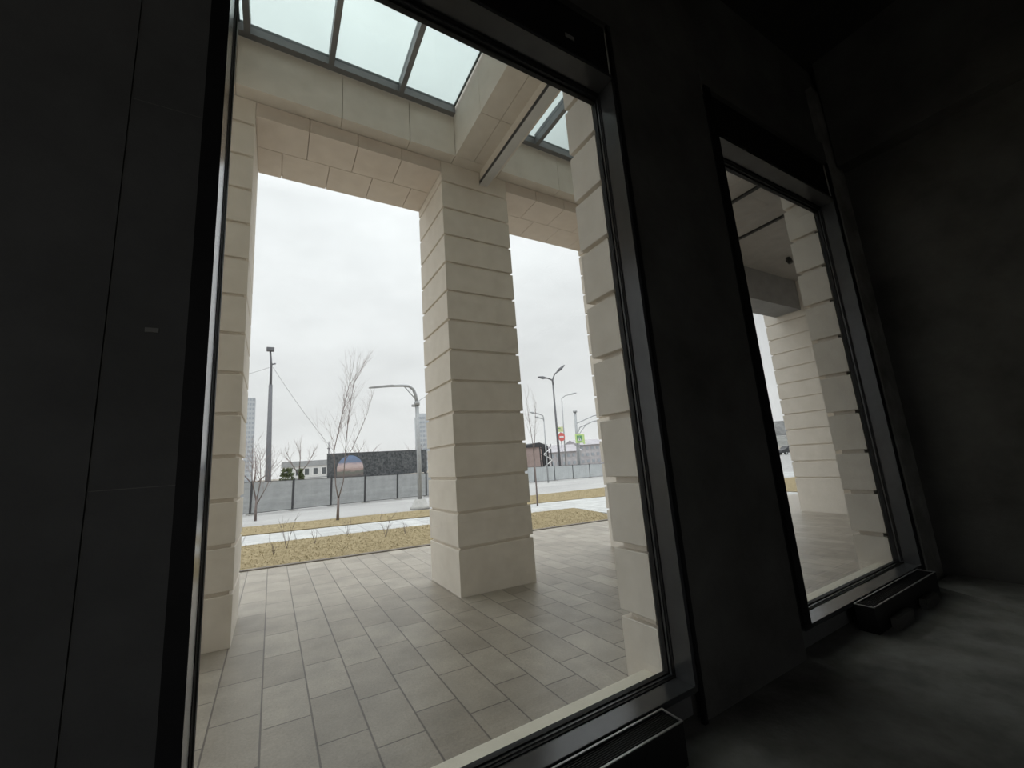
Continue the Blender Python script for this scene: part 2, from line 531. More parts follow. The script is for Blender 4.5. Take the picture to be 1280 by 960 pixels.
column(-0.86, -0.18, 'banded limestone column at the edge of the near window, only its side strip showing')
column(1.266, 1.95, 'banded limestone column standing free in the middle of the near window')
column(3.415, 4.10, 'banded limestone column half hidden behind the pier between the windows')
column(7.70, 8.38, 'banded limestone column seen through the far window', 3.9)


def pier(x0, x1, label):
    bm = new_bm()
    coursed(bm, x0, x1, 1.2, OUT, gz(x1) - 0.01, 6.0, 0.013, 0.03)
    return tag(obj('stone_pier', bm, M['stone'], None), label, 'pier', 'stone piers on the outside of the facade')


pier(1.266, 1.948, 'big block stone pier outside, filling the right edge of the near window')
pier(3.415, 4.098, 'big block stone pier outside, filling the right edge of the far window')
LEVELS.extend([0.348 + 0.2672 * k for k in range(14, 21)])

# outside ledges under the glass
for i, (a, b) in enumerate(((-0.19, 1.266), (1.948, 3.415))):
    bm = new_bm(); box(bm, a, b, 1.2, 1.288, gz(b) - 0.01, 0.172)
    struct('trim_%d' % (i + 1), bm, M['ledge'], ('cream stone ledge outside along the foot of the near window', 'cream stone ledge outside along the foot of the far window')[i], 'ledge', 0.004)

# facade stone above and beside the windows, seen only from outside
for (a, b, z0, lab) in ((-14, -0.19, -0.5, 'limestone facade outside, running off past the near window'),
                        (-0.19, 1.265, 2.98, 'limestone facade outside, above the near window'),
                        (1.949, 3.414, 2.98, 'limestone facade outside, above the far window'),
                        (4.099, 14, -0.5, 'limestone facade outside, running on past the far window')):
    bm = new_bm()
    if z0 > 0:                                       # above a window, thinned so light from the canopy reaches the ledge
        box(bm, a, b, 1.2, 1.24, z0, 4.12)
        box(bm, a, b, 1.2, OUT, 4.12, 6.0)
    else:
        box(bm, a, b, 1.2, OUT, z0, 6.0)
    struct('wall_outside', bm, M['stone'], lab, 'wall')

# ------------------------------------------------------------------ canopy
GAP = 0.0025


def panels(bm, x0, x1, y0, y1, z0, z1, cuts):
    xs = [x0] + sorted(c for c in cuts if x0 < c < x1) + [x1]
    for a, b in zip(xs, xs[1:]):
        box(bm, a + GAP, b - GAP, y0, y1, z0, z1)


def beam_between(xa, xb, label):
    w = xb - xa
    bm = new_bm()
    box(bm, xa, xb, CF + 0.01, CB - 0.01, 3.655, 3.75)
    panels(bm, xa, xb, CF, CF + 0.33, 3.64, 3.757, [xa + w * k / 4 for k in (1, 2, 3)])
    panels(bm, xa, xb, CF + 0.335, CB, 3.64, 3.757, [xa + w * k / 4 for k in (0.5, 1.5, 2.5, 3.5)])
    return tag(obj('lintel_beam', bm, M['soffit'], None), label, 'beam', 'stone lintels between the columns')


beam_between(-0.18, 1.266, 'stone clad lintel spanning from the edge column to the middle column')
beam_between(1.95, 3.415, 'stone clad lintel spanning from the middle column towards the pier')
beam_between(-2.3, -0.86, 'stone clad lintel running off behind the dark wall')

bm = new_bm()
FC = [-1.35, 0.405, 0.95, 2.55]
box(bm, -4, 4.10, 3.03, 3.9, 3.775, 4.3)
panels(bm, -4, 4.10, 3.006, 3.2, 3.762, 4.17, FC + [-0.304, 1.37, 1.845])
for c in (-2.692 + 2.149, 1.6075, 3.7565):
    box(bm, c - 0.225, c + 0.225, OUT + .002, 3.02, 3.772, 4.3)
    # stone cladding: two side faces and two soffit strips with a seam between
    for y0, y1 in ((OUT + .002, 1.95), (1.95, 2.48), (2.48, 3.006)):
        box(bm, c - 0.2375, c - 0.055 - GAP, y0 + GAP, y1 - GAP, 3.762, 4.17)
        box(bm, c - 0.055 + GAP, c + 0.2375, y0 + GAP, y1 - GAP, 3.762, 4.17)
canopy = struct('canopy_beam', bm, M['stone'], 'limestone clad canopy frame around the roof lights above the forecourt', 'canopy')

bm = new_bm(); box(bm, 4.10, 14, OUT + .002, 3.17, 3.657, 3.9)
struct('ceiling_entrance', bm, M['dark_soffit'], 'grey plastered entrance soffit seen through the far window', 'soffit')
bm = new_bm(); box(bm, 4.12, 7.69, 3.17, 3.585, 3.14, 3.9)
tag(obj('entrance_beam', bm, M['beam_grey'], None), 'deep grey beam over the entrance, meeting the column in the far window', 'beam')
# slots in the soffit: a rectangle of dark recessed line
def slot(x0, x1, y0, y1, label):
    t = thing('linear_slot', label, 'ceiling slot', group='dark linear slots in the entrance soffit')
    for (a, b, c, d) in ((x0, x0 + .05, y0, y1), (x1 - .05, x1, y0, y1), (x0 + .05, x1 - .05, y1 - .05, y1), (x0 + .05, x1 - .05, y0, y0 + .05)):
        bm = new_bm(); box(bm, a, b, c, d, 3.640, 3.656)
        obj('slot_strip', bm, M['slot'], t)
    return t


slot(4.35, 5.285, 1.5, 2.72, 'dark rectangular slot in the grey soffit seen through the far window')
bm = new_bm(); tube(bm, [(6.57, 2.73, 3.656), (6.57, 2.73, 3.62)], 0.03, 14); tube(bm, [(6.57, 2.73, 3.62), (6.57, 2.71, 3.56)], [0.042, 0.032], 14)
tag(obj('ceiling_spotlight', bm, M['slot'], None), 'small dark spotlight under the entrance soffit in the far window', 'light')

# roof lights
def skylight(x0, x1, bars, label):
    root = thing('skylight', label, 'skylight', group='roof lights in the canopy')
    bm = new_bm()
    y0, y1 = OUT + 0.005, 3.006
    zb, zt = 4.172, 4.26
    box(bm, x0, x1, y1 - 0.05, y1, zb, zt)
    box(bm, x0, x1, y0, y0 + 0.05, zb, zt)
    box(bm, x0, x0 + 0.012, y0 + .05, y1 - .05, 4.2455, zt)
    box(bm, x1 - 0.012, x1, y0 + .05, y1 - .05, 4.2455, zt)
    obj('frame', bm, M['alu'], root)
    edges = [x0]
    for b in bars:
        bm = new_bm()
        box(bm, b - 0.02, b + 0.02, y0 + .051, y1 - .051, 4.165, 4.285)
        obj('glazing_bar', bm, M['alu'], root)
        edges += [b - 0.02, b + 0.02]
    edges.append(x1)
    for a, b in zip(edges[::2], edges[1::2]):
        bm = new_bm(); box(bm, a, b, y0 + .05, y1 - .05, 4.235, 4.245)
        obj('glass_pane', bm, M['sky_glass'], root)
    return root


skylight(-0.3035, 1.3685, [-0.245, 0.315, 0.87], 'large three bar roof light at the top of the near window')
skylight(1.8465, 3.518, [2.27, 2.83], 'roof light past the cross beam, partly hidden by the stone pier')
skylight(-2.45, -0.7815, [-1.9, -1.34], 'roof light over the dark left wall, out of sight')

rail = thing('screen_rail', 'grey steel rail under the cross beam ending at the middle column', 'rail')
bm = new_bm(); box(bm, 1.655, 1.663, OUT + 0.01, 3.112, 3.632, 3.668)
obj('web', bm, M['post'], rail)  # dark colour stands in for shadow on this side of the rail
bm = new_bm(); box(bm, 1.656, 1.735, OUT + 0.01, 3.114, 3.622, 3.631)
obj('flange', bm, M['pale_metal'], rail)
bm = new_bm(); box(bm, 1.664, 1.70, OUT + 0.012, 3.110, 3.632, 3.7615)
obj('spacer', bm, M['stone'], rail)

# ------------------------------------------------------------------ the room
XL, XR, YB = -4.0, 3.70, -4.0
bm = new_bm(); box(bm, XL, XR, YB, IN + 0.06, FLOOR - 0.15, FLOOR)
struct('floor', bm, M['screed'], 'rough bare screed floor of the unfinished room', 'floor')
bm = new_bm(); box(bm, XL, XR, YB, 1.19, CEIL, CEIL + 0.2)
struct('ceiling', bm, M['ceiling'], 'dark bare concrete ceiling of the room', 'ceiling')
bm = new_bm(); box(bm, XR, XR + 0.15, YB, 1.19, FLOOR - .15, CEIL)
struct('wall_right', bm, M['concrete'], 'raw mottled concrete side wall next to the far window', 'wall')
bm = new_bm(); box(bm, XL - 0.15, XL, YB, 1.19, FLOOR - .15, CEIL)
struct('wall_left', bm, M['concrete'], 'raw concrete side wall on the near side, out of frame', 'wall')
bm = new_bm()                                        # rear wall with an unseen opening added to let daylight into the room
box(bm, XL, -3.6, YB - 0.15, YB, FLOOR - .15, CEIL)
box(bm, -0.9, XR, YB - 0.15, YB, FLOOR - .15, CEIL)
box(bm, -3.6, -0.9, YB - 0.15, YB, 2.5, CEIL)
struct('wall_back', bm, M['concrete'], 'raw concrete rear wall behind the viewer', 'wall')
bm = new_bm(); box(bm, XR - 0.14, XR, YB, IN - 0.03, 2.95, CEIL)
struct('beam_right', bm, M['concrete'], 'dark concrete downstand beam along the top of the side wall', 'beam')

# front wall: blockwork piers, aprons and lintels
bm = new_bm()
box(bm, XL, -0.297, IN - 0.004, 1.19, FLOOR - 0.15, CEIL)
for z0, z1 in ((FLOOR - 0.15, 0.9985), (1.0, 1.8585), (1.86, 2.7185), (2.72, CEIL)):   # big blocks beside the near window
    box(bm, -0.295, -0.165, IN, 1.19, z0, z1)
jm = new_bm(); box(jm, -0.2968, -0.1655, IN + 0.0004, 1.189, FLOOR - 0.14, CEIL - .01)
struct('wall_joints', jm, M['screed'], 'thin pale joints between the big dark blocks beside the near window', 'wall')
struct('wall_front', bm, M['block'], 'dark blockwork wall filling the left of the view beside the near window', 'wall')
bm = new_bm(); box(bm, 1.31, 2.005, IN, 1.19, FLOOR - 0.15, CEIL)
struct('wall_pier', bm, M['concrete'], 'dark concrete pier standing between the two windows', 'wall', 0.004)
bm = new_bm(); box(bm, 3.46, XR, IN - 0.02, 1.19, FLOOR - 0.15, 3.62)
struct('wall_pilaster', bm, M['screed'], 'narrow concrete strip in a lit tone between the far window and the side wall', 'wall', 0.004)  # paler mix than the pier, standing in for grazing light
bm = new_bm()
for a, b in ((-0.165, 1.31), (2.005, 3.46)):
    box(bm, a, b, IN + 0.05, 1.19, FLOOR - 0.15, SILL - 0.022)       # apron
struct('wall_apron', bm, M['block'], 'dark blockwork aprons under the window sills', 'wall')
bm = new_bm()
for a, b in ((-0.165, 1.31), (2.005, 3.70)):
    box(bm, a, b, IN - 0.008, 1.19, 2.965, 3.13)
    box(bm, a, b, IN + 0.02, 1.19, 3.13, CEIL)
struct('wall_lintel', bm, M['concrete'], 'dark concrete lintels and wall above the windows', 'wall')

# windows
def window(idx, x0, x1, label):
    root = thing('window_%d' % idx, label, 'window', kind='structure')
    yi, yo = 1.06, 1.183
    t = 0.016
    # sill board
    bm = new_bm(); box(bm, x0 - .03, x1 + t, 1.072, yo, SILL - 0.02, SILL)
    obj('sill', bm, M['frame'], root, 0.002)
    # lining: jambs and head
    bm = new_bm()
    box(bm, x0 - t, x0, yi, yo, SILL, HEAD + t)
    box(bm, x1, x1 + t, yi + 0.01, yo, SILL, HEAD + t)
    box(bm, x0, x1, yi, yo, HEAD, HEAD + t)
    obj('lining', bm, M['frame'], root)
    # black trim flanges towards the room
    bm = new_bm()
    fl = -0.165 if idx == 1 else 2.005
    box(bm, fl, x0 - 0.0005, yi - 0.002, yi + 0.012, SILL, 2.96)
    box(bm, x1 + t, x1 + 0.034, yi + 0.004, yi + 0.02, FLOOR, 2.96)
    obj('edge_trim', bm, M['gasket'], root)
    # dark panel over the head
    bm = new_bm(); box(bm, x0 + .0005, x1 + t - .001, yi + 0.028, yi + 0.05, HEAD + t, 2.962)
    obj('head_panel', bm, M['casing'], root)
    # stepped glazing beads
    for k, (a, b, w) in enumerate(((1.150, 1.160, 0.003), (1.161, 1.171, 0.006), (1.172, 1.193, 0.010))):
        bm = new_bm()
        wl = w * 0.5
        box(bm, x0, x0 + wl, a, b, SILL, HEAD)
        box(bm, x1 - w, x1, a, b, SILL, HEAD)
        box(bm, x0 + wl, x1 - w, a, b, SILL, SILL + w)
        box(bm, x0 + wl, x1 - w, a, b, HEAD - 3 * w, HEAD)
        obj('glazing_bead', bm, M['frame'] if k == 1 else M['gasket'], root)
    for y in (1.176, 1.185):
        bm = new_bm(); box(bm, x0 + .001, x1 - .001, y, y + 0.003, SILL + .001, HEAD - .001)
        obj('glass_pane', bm, M['glass'], root)
    return root


window(1, W1[0], W1[1], 'tall near window with dark frame looking out on the stone columns')
window(2, W2[0], W2[1], 'tall far window with dark frame beyond the concrete pier')

# trench convectors standing in front of the windows
def convector(x0, x1, label):
    root = thing('convector', label, 'heater', (x0, 0, 0), group='low black convectors under the windows')
    L = x1 - x0
    y0, y1, z0, z1 = 0.982, 1.062, FLOOR, 0.186
    t = 0.006
    bm = new_bm()
    box(bm, 0, L, y0, y0 + t, z0, z1)
    box(bm, 0, L, y1 - t, y1, z0, z1)
    box(bm, 0, t, y0 + t, y1 - t, z0, z1)
    box(bm, L - t, L, y0 + t, y1 - t, z0, z1)
    box(bm, t, L - t, y0 + t, y1 - t, z0, z0 + 0.02)
    obj('casing', bm, M['casing'], root)
    bm = new_bm()
    box(bm, -.001, L + .001, y0 - 0.001, y0 + 0.005, z1, z1 + 0.003)
    box(bm, -.001, L + .001, y1 - 0.005, y1 + 0.001, z1, z1 + 0.003)
    box(bm, -.001, 0.005, y0 + .005, y1 - .005, z1, z1 + 0.003)
    box(bm, L - 0.005, L + .001, y0 + .005, y1 - .005, z1, z1 + 0.003)
    obj('rim', bm, M['rim'], root)
    bm = new_bm()
    for k in range(9):
        y = y0 + 0.0105 + k * 0.0072
        box(bm, t, L - t, y - 0.001, y + 0.001, z1 - 0.014, z1 - 0.002)
    obj('grille', bm, M['casing'], root)
    return root


convector(-0.12, 1.095, 'low black slatted convector under the near window, cut by the bottom edge')
convector(2.475, 3.32, 'low black convector on concrete blocks under the far window')


def rough_block(x0, x1, y0, y1, z0, z1, label, seed):
    rnd = random.Random(seed)
    bm = new_bm(); box(bm, x0, x1, y0, y1, z0, z1)
    bmesh.ops.subdivide_edges(bm, edges=list(bm.edges), cuts=3, use_grid_fill=True)
    for v in bm.verts:
        if v.co.z > S * (z0 + 0.004):
            v.co += Vector((rnd.gauss(0, .0012), rnd.gauss(0, .0012), rnd.gauss(0, .0012))) * S
    return tag(obj('concrete_block', bm, M['concrete'], None), label, 'block', 'grey blocks by the far convector')


rough_block(2.60, 2.80, 0.945, 0.975, FLOOR, FLOOR + 0.05, 'grey rough concrete block on the floor by the near end of the far convector', 1)
rough_block(2.98, 3.16, 0.945, 0.975, FLOOR, FLOOR + 0.05, 'grey rough concrete block by the middle of the far convector', 2)

bm = new_bm()
prism(bm, [(3.385, 1.03), (3.20, 0.66), (3.0, 0.25), (2.7, -0.4), (3.70, -0.4), (3.70, 1.03)], 'z', FLOOR - 0.001, FLOOR + 0.022)
struct('floor_ridge', bm, M['screed'], 'slightly raised strip of floor screed along the side wall', 'floor')

bm = new_bm(); box(bm, 1.045, 1.093, 1.0845, 1.087, 2.78, 2.80)
tag(obj('sticker', bm, M['paper'], None), 'small pale sticker on the black panel above the near window', 'sticker')
bm = new_bm(); box(bm, -0.236, -0.214, 1.0715, 1.0745, 1.315, 1.325)
tag(obj('plaster_patch', bm, M['paper'], None), 'small pale patch on the dark wall at the left of the view', 'patch')

# ------------------------------------------------------------------ site fence
def fence_panel(L, mat, label, group):
    root = thing('fence_panel', label, 'fence', group=group)
    bm = new_bm()
    n = max(8, int(L / 0.06))
    rnd = random.Random(int(L * 100))
    # a slightly wavy sheet with a turned frame
    fr, bk = [], []
    for i in range(n + 1):
        x = 0.035 + (L - 0.07) * i / n
        w = 0.004 * math.sin(i * 1.9)
        fr.append([bm.verts.new((S * x, S * (w - 0.008), S * z)) for z in (0.05, 0.87)])
        bk.append([bm.verts.new((S * x, S * (w + 0.008), S * z)) for z in (0.05, 0.87)])
    for i in range(n):
        bm.faces.new((fr[i][0], fr[i + 1][0], fr[i + 1][1], fr[i][1]))
        bm.faces.new((bk[i][0], bk[i][1], bk[i + 1][1], bk[i + 1][0]))
        bm.faces.new((fr[i][1], fr[i + 1][1], bk[i + 1][1], bk[i][1]))
        bm.faces.new((fr[i][0], bk[i][0], bk[i + 1][0], fr[i + 1][0]))
    bm.faces.new((fr[0][0], fr[0][1], bk[0][1], bk[0][0]))
    bm.faces.new((fr[n][0], bk[n][0], bk[n][1], fr[n][1]))
    obj('sheet', bm, mat, root)
    bm = new_bm(); box(bm, -0.022, 0.022, -0.022, 0.022, 0.03, 0.91)
    obj('post', bm, M['post'], root)
    bm = new_bm()
    prism(bm, [(-0.10, 0), (0.10, 0), (0.08, 0.03), (-0.08, 0.03)], 'y', -0.17, 0.05)
    obj('foot', bm, M['foot'], root)
    for z in (0.034, 0.872):
        bm = new_bm(); box(bm, 0.024, L - 0.024, -0.014, 0.012, z, z + 0.014)
        obj('rail', bm, M['post'], root)
    return root


def fence_run(pts, mat, labels, group):
    proto = None
    for (a, b), lab in zip(zip(pts, pts[1:]), labels):
        dx, dy = b[0] - a[0], b[1] - a[1]
        L = math.hypot(dx, dy)
        rz = math.atan2(dy, dx)
        slope = math.atan2(gz(b[0]) - gz(a[0]), L)
        if proto is None or abs(L - proto[1]) > 0.01:
            r = fence_panel(L, mat, lab, group)
            proto = (r, L)
        else:
            r = dup(proto[0], (0, 0, 0), 0, lab)
        r.location = (S * a[0], S * a[1], S * (gz(a[0]) - 0.02))
        r.rotation_euler = Matrix.Rotation(rz, 3, 'Z').to_euler()
        r.rotation_euler = (Matrix.Rotation(rz, 3, 'Z') @ Matrix.Rotation(-slope, 3, 'Y')).to_euler()


pl = [(-1.62, 13.25), (-0.49, 13.72), (0.55, 14.16), (1.64, 14.56), (2.74, 14.93), (3.93, 15.27), (5.13, 15.65), (6.3, 16.1)]
fence_run(pl, M['sheet'], [
    'grey fence panel just appearing past the edge column behind the bare bush',
    'grey fence panel in front of the tall dark mast',
    'grey fence panel in front of the white two storey building',
    'grey fence panel behind the forked bare tree, below the printed picture',
    'grey fence panel below the middle of the dark board',
    'grey fence panel behind the bent arm street lamp',
    'grey fence panel hidden behind the middle column'], 'grey fence panels along the road')
pr = [(11.55 + 1.72 * k, 20.15 + 0.39 * k) for k in range(6)]
fence_run(pr, M['sheet_pale'], [
    'pale fence panel emerging from behind the middle column',
    'pale fence panel behind the thin bare tree right of the middle column',
    'pale fence panel under the red no entry sign',
    'pale fence panel under the green crossing sign',
    'pale fence panel ending at the stone pier edge'], 'pale fence panels right of the middle column')

# dark printed board behind the fence
bd = math.atan2(16.65 - 15.75, 5.55 - 1.67)
bl = math.hypot(16.65 - 15.75, 5.55 - 1.67)
board = thing('printed_board', 'long dark printed board with a domed picture above the grey fence', 'billboard', (1.67, 15.85, 0.0), bd)
bm = new_bm(); box(bm, 0, bl, -0.03, 0.03, 0.76, 1.66)
obj('panel', bm, M['bord_ink'], board)
bm = new_bm()
pts = [(0.32, 0.80)]
for k in range(25):
    t = math.pi * (1 - k / 24)
    pts.append((0.80 + 0.48 * math.cos(t), 1.10 + 0.48 * max(0, math.sin(t))))
pts.append((1.28, 0.80))
prism(bm, pts, 'y', -0.036, -0.031)
obj('picture', bm, M['picture'], board)['label'] = 'domed picture in blue, pale pink and grey-green'
for x in (0.05, bl / 2, bl - 0.05):
    bm = new_bm(); box(bm, x - 0.03, x + 0.03, 0.032, 0.09, -0.12, 1.6)
    obj('support_post', bm, M['post'], board)
bm = new_bm(); box(bm, -0.005, bl + 0.03, -0.035, 0.035, 1.66, 1.68)
obj('top_rail', bm, M['post'], board)

# ------------------------------------------------------------------ trees
def grow(bm, p, d, L, r, rnd, depth, spread):
    """one tapering twig with side shoots"""
    n = 4
    pts = [Vector(p)]
    dd = Vector(d).normalized()
    for i in range(n):
        dd = (dd + Vector((rnd.gauss(0, .07), rnd.gauss(0, .07), rnd.gauss(0.05, .05)))).normalized()
        pts.append(pts[-1] + dd * (L / n))
    tube(bm, pts, [r * (1 - 0.8 * i / n) for i in range(n + 1)], 4, False)
    if depth > 0:
        for i in range(1, n + 1):
            for _ in range(1 if i < n else 2):
                a = rnd.uniform(0, 6.283)
                side = Vector((math.cos(a), math.sin(a), 0.0))
                nd = (dd + side * spread * rnd.uniform(0.6, 1.2)).normalized()
                grow(bm, pts[i], nd, L * rnd.uniform(0.4, 0.62), r * 0.5, rnd, depth - 1, spread)


def stem_tree(label, trunk, tr, stems, seed, group=None, mat='bark'):
    rnd = random.Random(seed)
    root = thing('bare_tree', label, 'tree', trunk[0], group=group)
    base = Vector(trunk[0])
    loc = lambda p: Vector(p) - base
    bm = new_bm(); tube(bm, [loc(p) for p in trunk], tr, 10)
    obj('trunk', bm, M[mat], root, 0, True)
    for st, r0, shoots, sl, spread in stems:
        bm = new_bm()
        pts = [loc(p) for p in st]
        tube(bm, pts, [r0 * (1 - 0.75 * i / (len(pts) - 1)) for i in range(len(pts))], 7)
        s = obj('stem', bm, M[mat], root, 0, True)
        bm = new_bm()
        for k in range(shoots):
            f = 0.35 + 0.65 * (k + rnd.random()) / shoots
            q = f * (len(pts) - 1)
            i = min(int(q), len(pts) - 2)
            p = pts[i].lerp(pts[i + 1], q - i)
            d = (pts[i + 1] - pts[i]).normalized()
            a = rnd.uniform(0, 6.283)
            grow(bm, p, d + Vector((math.cos(a), math.sin(a), 0.15)) * spread, sl * rnd.uniform(0.6, 1.1) * (1.15 - 0.5 * f), r0 * 0.3, rnd, 1, spread)
        obj('twigs', bm, M['twig'], s)
    return root


stem_tree('slender forked bare tree on the lawn in front of the dark board', [(1.231, 9.69, -0.01), (1.24, 9.69, 0.25), (1.245, 9.69, 0.46)], [0.032, 0.026, 0.024],
          [([(1.245, 9.69, 0.45), (1.19, 9.69, 0.75), (1.15, 9.69, 1.45), (1.27, 9.69, 2.05), (1.40, 9.7, 2.65), (1.55, 9.7, 3.35)], 0.014, 20, 0.72, 0.5),
           ([(1.245, 9.69, 0.45), (1.34, 9.67, 0.8), (1.385, 9.66, 1.5), (1.44, 9.65, 2.2), (1.55, 9.64, 2.95), (1.80, 9.62, 3.5)], 0.013, 22, 0.72, 0.45),
           ([(1.37, 9.66, 1.25), (1.53, 9.7, 1.5), (1.83, 9.75, 2.2), (1.99, 9.78, 2.7)], 0.009, 13, 0.5, 0.55)], 11)
stem_tree('thin bare tree just right of the middle column', [(5.589, 8.62, -0.15), (5.60, 8.62, 0.4), (5.604, 8.62, 0.95)], [0.022, 0.018, 0.016],
          [([(5.604, 8.62, 0.93), (5.60, 8.62, 1.3), (5.55, 8.62, 1.9), (5.5, 8.62, 2.55)], 0.012, 7, 0.5, 0.5),
           ([(5.604, 8.62, 1.1), (5.66, 8.60, 1.5), (5.70, 8.58, 1.9), (5.76, 8.56, 2.4)], 0.010, 7, 0.45, 0.5)], 12)
far_trees = [((1.9, 37.5, -0.6), 4.0, 21, 'bare spreading tree rising behind the white two storey building'),
             ((-0.9, 30, -0.6), 2.9, 22, 'bare tree beside the foot of the tall dark mast'),
             ((5.6, 33, -0.6), 3.4, 23, 'bare tree peeping over the dark board beside the picture'),
             ((11.4, 36, -0.6), 3.5, 24, 'bare tree peeping over the dark board near the street lamp')]
for (p, h, sd, lab) in far_trees:
    x, y, z = p
    stem_tree(lab, [(x, y, z), (x, y, z + h * 0.35), (x + .02, y, z + h * 0.5)], [0.09, 0.07, 0.06],
              [([(x, y, z + h * .4), (x - .5, y, z + h * .62), (x - 0.9, y, z + h * .85)], 0.045, 8, 1.1, 0.7),
               ([(x, y, z + h * .48), (x + .05, y, z + h * .75), (x + .02, y, z + h * 1.0)], 0.045, 8, 1.1, 0.7),
               ([(x, y, z + h * .42), (x + .6, y, z + h * .62), (x + 1.1, y, z + h * .88)], 0.045, 8, 1.1, 0.7)], sd, 'bare trees beyond the fence')
# bare bush by the fence at the edge column
stem_tree('scraggly bare bush beside the edge column in front of the fence', [(-0.30, 11.6, 0.04), (-0.30, 11.6, 0.3), (-0.29, 11.6, 0.6)], [0.03, 0.025, 0.02],
          [([(-0.30, 11.6, 0.5), (-0.40, 11.6, 1.0), (-0.42, 11.6, 1.7)], 0.016, 9, 0.7, 0.7),
           ([(-0.29, 11.6, 0.5), (-0.22, 11.6, 0.95), (-0.26, 11.6, 1.6)], 0.016, 9, 0.7, 0.7),
           ([(-0.29, 11.6, 0.4), (-0.12, 11.6, 0.75), (0.02, 11.6, 1.1)], 0.014, 7, 0.55, 0.8)], 31)

# saplings planted on the near lawn
def sapling(x, y, h, seed, label):
    rnd = random.Random(seed)
    z = gz(x) + 0.01
    root = thing('sapling', label, 'shrub', (x, y, z), group='bare saplings on the near lawn')
    for k in range(3):
        bm = new_bm()
        a = rnd.uniform(0, 6.283)
        grow(bm, (0, 0, 0), (math.cos(a) * .35, math.sin(a) * .35, 1), h * rnd.uniform(0.6, 1.0), 0.0042, rnd, 1, 0.6)
        obj('stem', bm, M['bark'], root)


for a in ((0.20, 6.59, 0.42, 41, 'tallest bare sapling on the near lawn, towards the edge column'),
          (0.56, 6.75, 0.2, 42, 'low bare sapling right of the tallest one on the near lawn'),
          (1.50, 6.56, 0.3, 43, 'branching bare sapling on the near lawn, closest to the middle column but one'),
          (1.06, 7.2, 0.24, 44, 'thin bare sapling at the far edge of the near lawn, midway along'),
          (1.82, 6.65, 0.17, 45, 'small bare sapling on the near lawn right beside the middle column'),
          (0.05, 6.2, 0.12, 46, 'tiny bare sapling on the near lawn next to the edge column')):
    sapling(*a)
# low evergreens behind the fence
def evergreen(x, y, z, rx, rz_, seed, label):
    rnd = random.Random(seed)
    root = thing('evergreen_shrub', label, 'shrub', (x, y, z), group='evergreens behind the fence')
    bm = new_bm()
    for _ in range(420):
        u = rnd.uniform(0, 6.283); v = rnd.random()
        r = math.sqrt(rnd.random())
        c = Vector((rx * r * math.cos(u) * (1 - 0.7 * v), rx * r * math.sin(u) * (1 - 0.7 * v), rz_ * (0.1 + 0.9 * v)))
        s = rnd.uniform(0.06, 0.14)
        d = Vector((rnd.gauss(0, 1), rnd.gauss(0, 1), rnd.gauss(0.3, 1))).normalized()
        e = d.cross(Vector((rnd.gauss(0, 1), rnd.gauss(0, 1), rnd.gauss(0, 1)))).normalized()
        bm.faces.new([bm.verts.new((c + w) * S) for w in (d * s, e * s * .5, -d * s, -e * s * .5)])
    obj('foliage', bm, M['evergreen'], root)
    bm = new_bm(); tube(bm, [(0, 0, 0), (0, 0, rz_ * 0.7)], [0.05, 0.02], 6)
    obj('trunk', bm, M['bark'], root)


evergreen(0.75, 27, -0.6, 0.75, 2.05, 51, 'broad dark evergreen behind the fence right of the tall mast')
evergreen(2.0, 37, -0.6, 0.4, 2.1, 52, 'narrow dark evergreen in front of the white building')

# ------------------------------------------------------------------ street furniture
lamp = thing('street_lamp', 'grey street lamp with a bent arm standing on a concrete base by the road', 'lamp', (3.35, 10.75, gz(3.35)))
bm = new_bm()
tube(bm, [(0, 0, -0.02), (0, 0, 0.05), (0, 0, 0.055), (0, 0, 0.24)], [0.25, 0.25, 0.22, 0.13], 14)
obj('base', bm, M['foot'], lamp, 0, True)
bm = new_bm()
tube(bm, [(0, 0, 0.2), (0.01, 0, 1.3), (0, 0, 2.75)], [0.062, 0.056, 0.05], 12)
tube(bm, [(0, 0, 2.70), (0, 0, 2.80)], 0.075, 12)
obj('pole', bm, M['galv'], lamp, 0, True)
bm = new_bm()
tube(bm, [(0, 0, 2.75), (-0.03, 0, 2.98), (-0.09, 0, 3.14), (-0.20, 0, 3.22), (-0.36, 0, 3.235), (-0.7, 0, 3.215)], [0.045, 0.042, 0.04, 0.038, 0.036, 0.03], 10)
tube(bm, [(-0.02, 0, 2.85), (-0.34, 0, 3.22)], 0.014, 6)
obj('arm', bm, M['galv'], lamp, 0, True)
bm = new_bm()
prism(bm, [(-0.62, 3.235), (-0.66, 3.20), (-1.22, 3.145), (-1.25, 3.16), (-1.0, 3.20), (-0.68, 3.24)], 'y', -0.07, 0.07)
obj('lamp_head', bm, M['galv'], lamp)
bm = new_bm(); tube(bm, [(0.02, 0, 2.80), (0.42, -0.05, 3.05)], 0.008, 5)
obj('cable', bm, M['galv'], lamp)
bm = new_bm(); box(bm, -0.14, -0.05, -0.03, 0.03, 2.66, 2.72)
obj('bracket', bm, M['galv'], lamp)

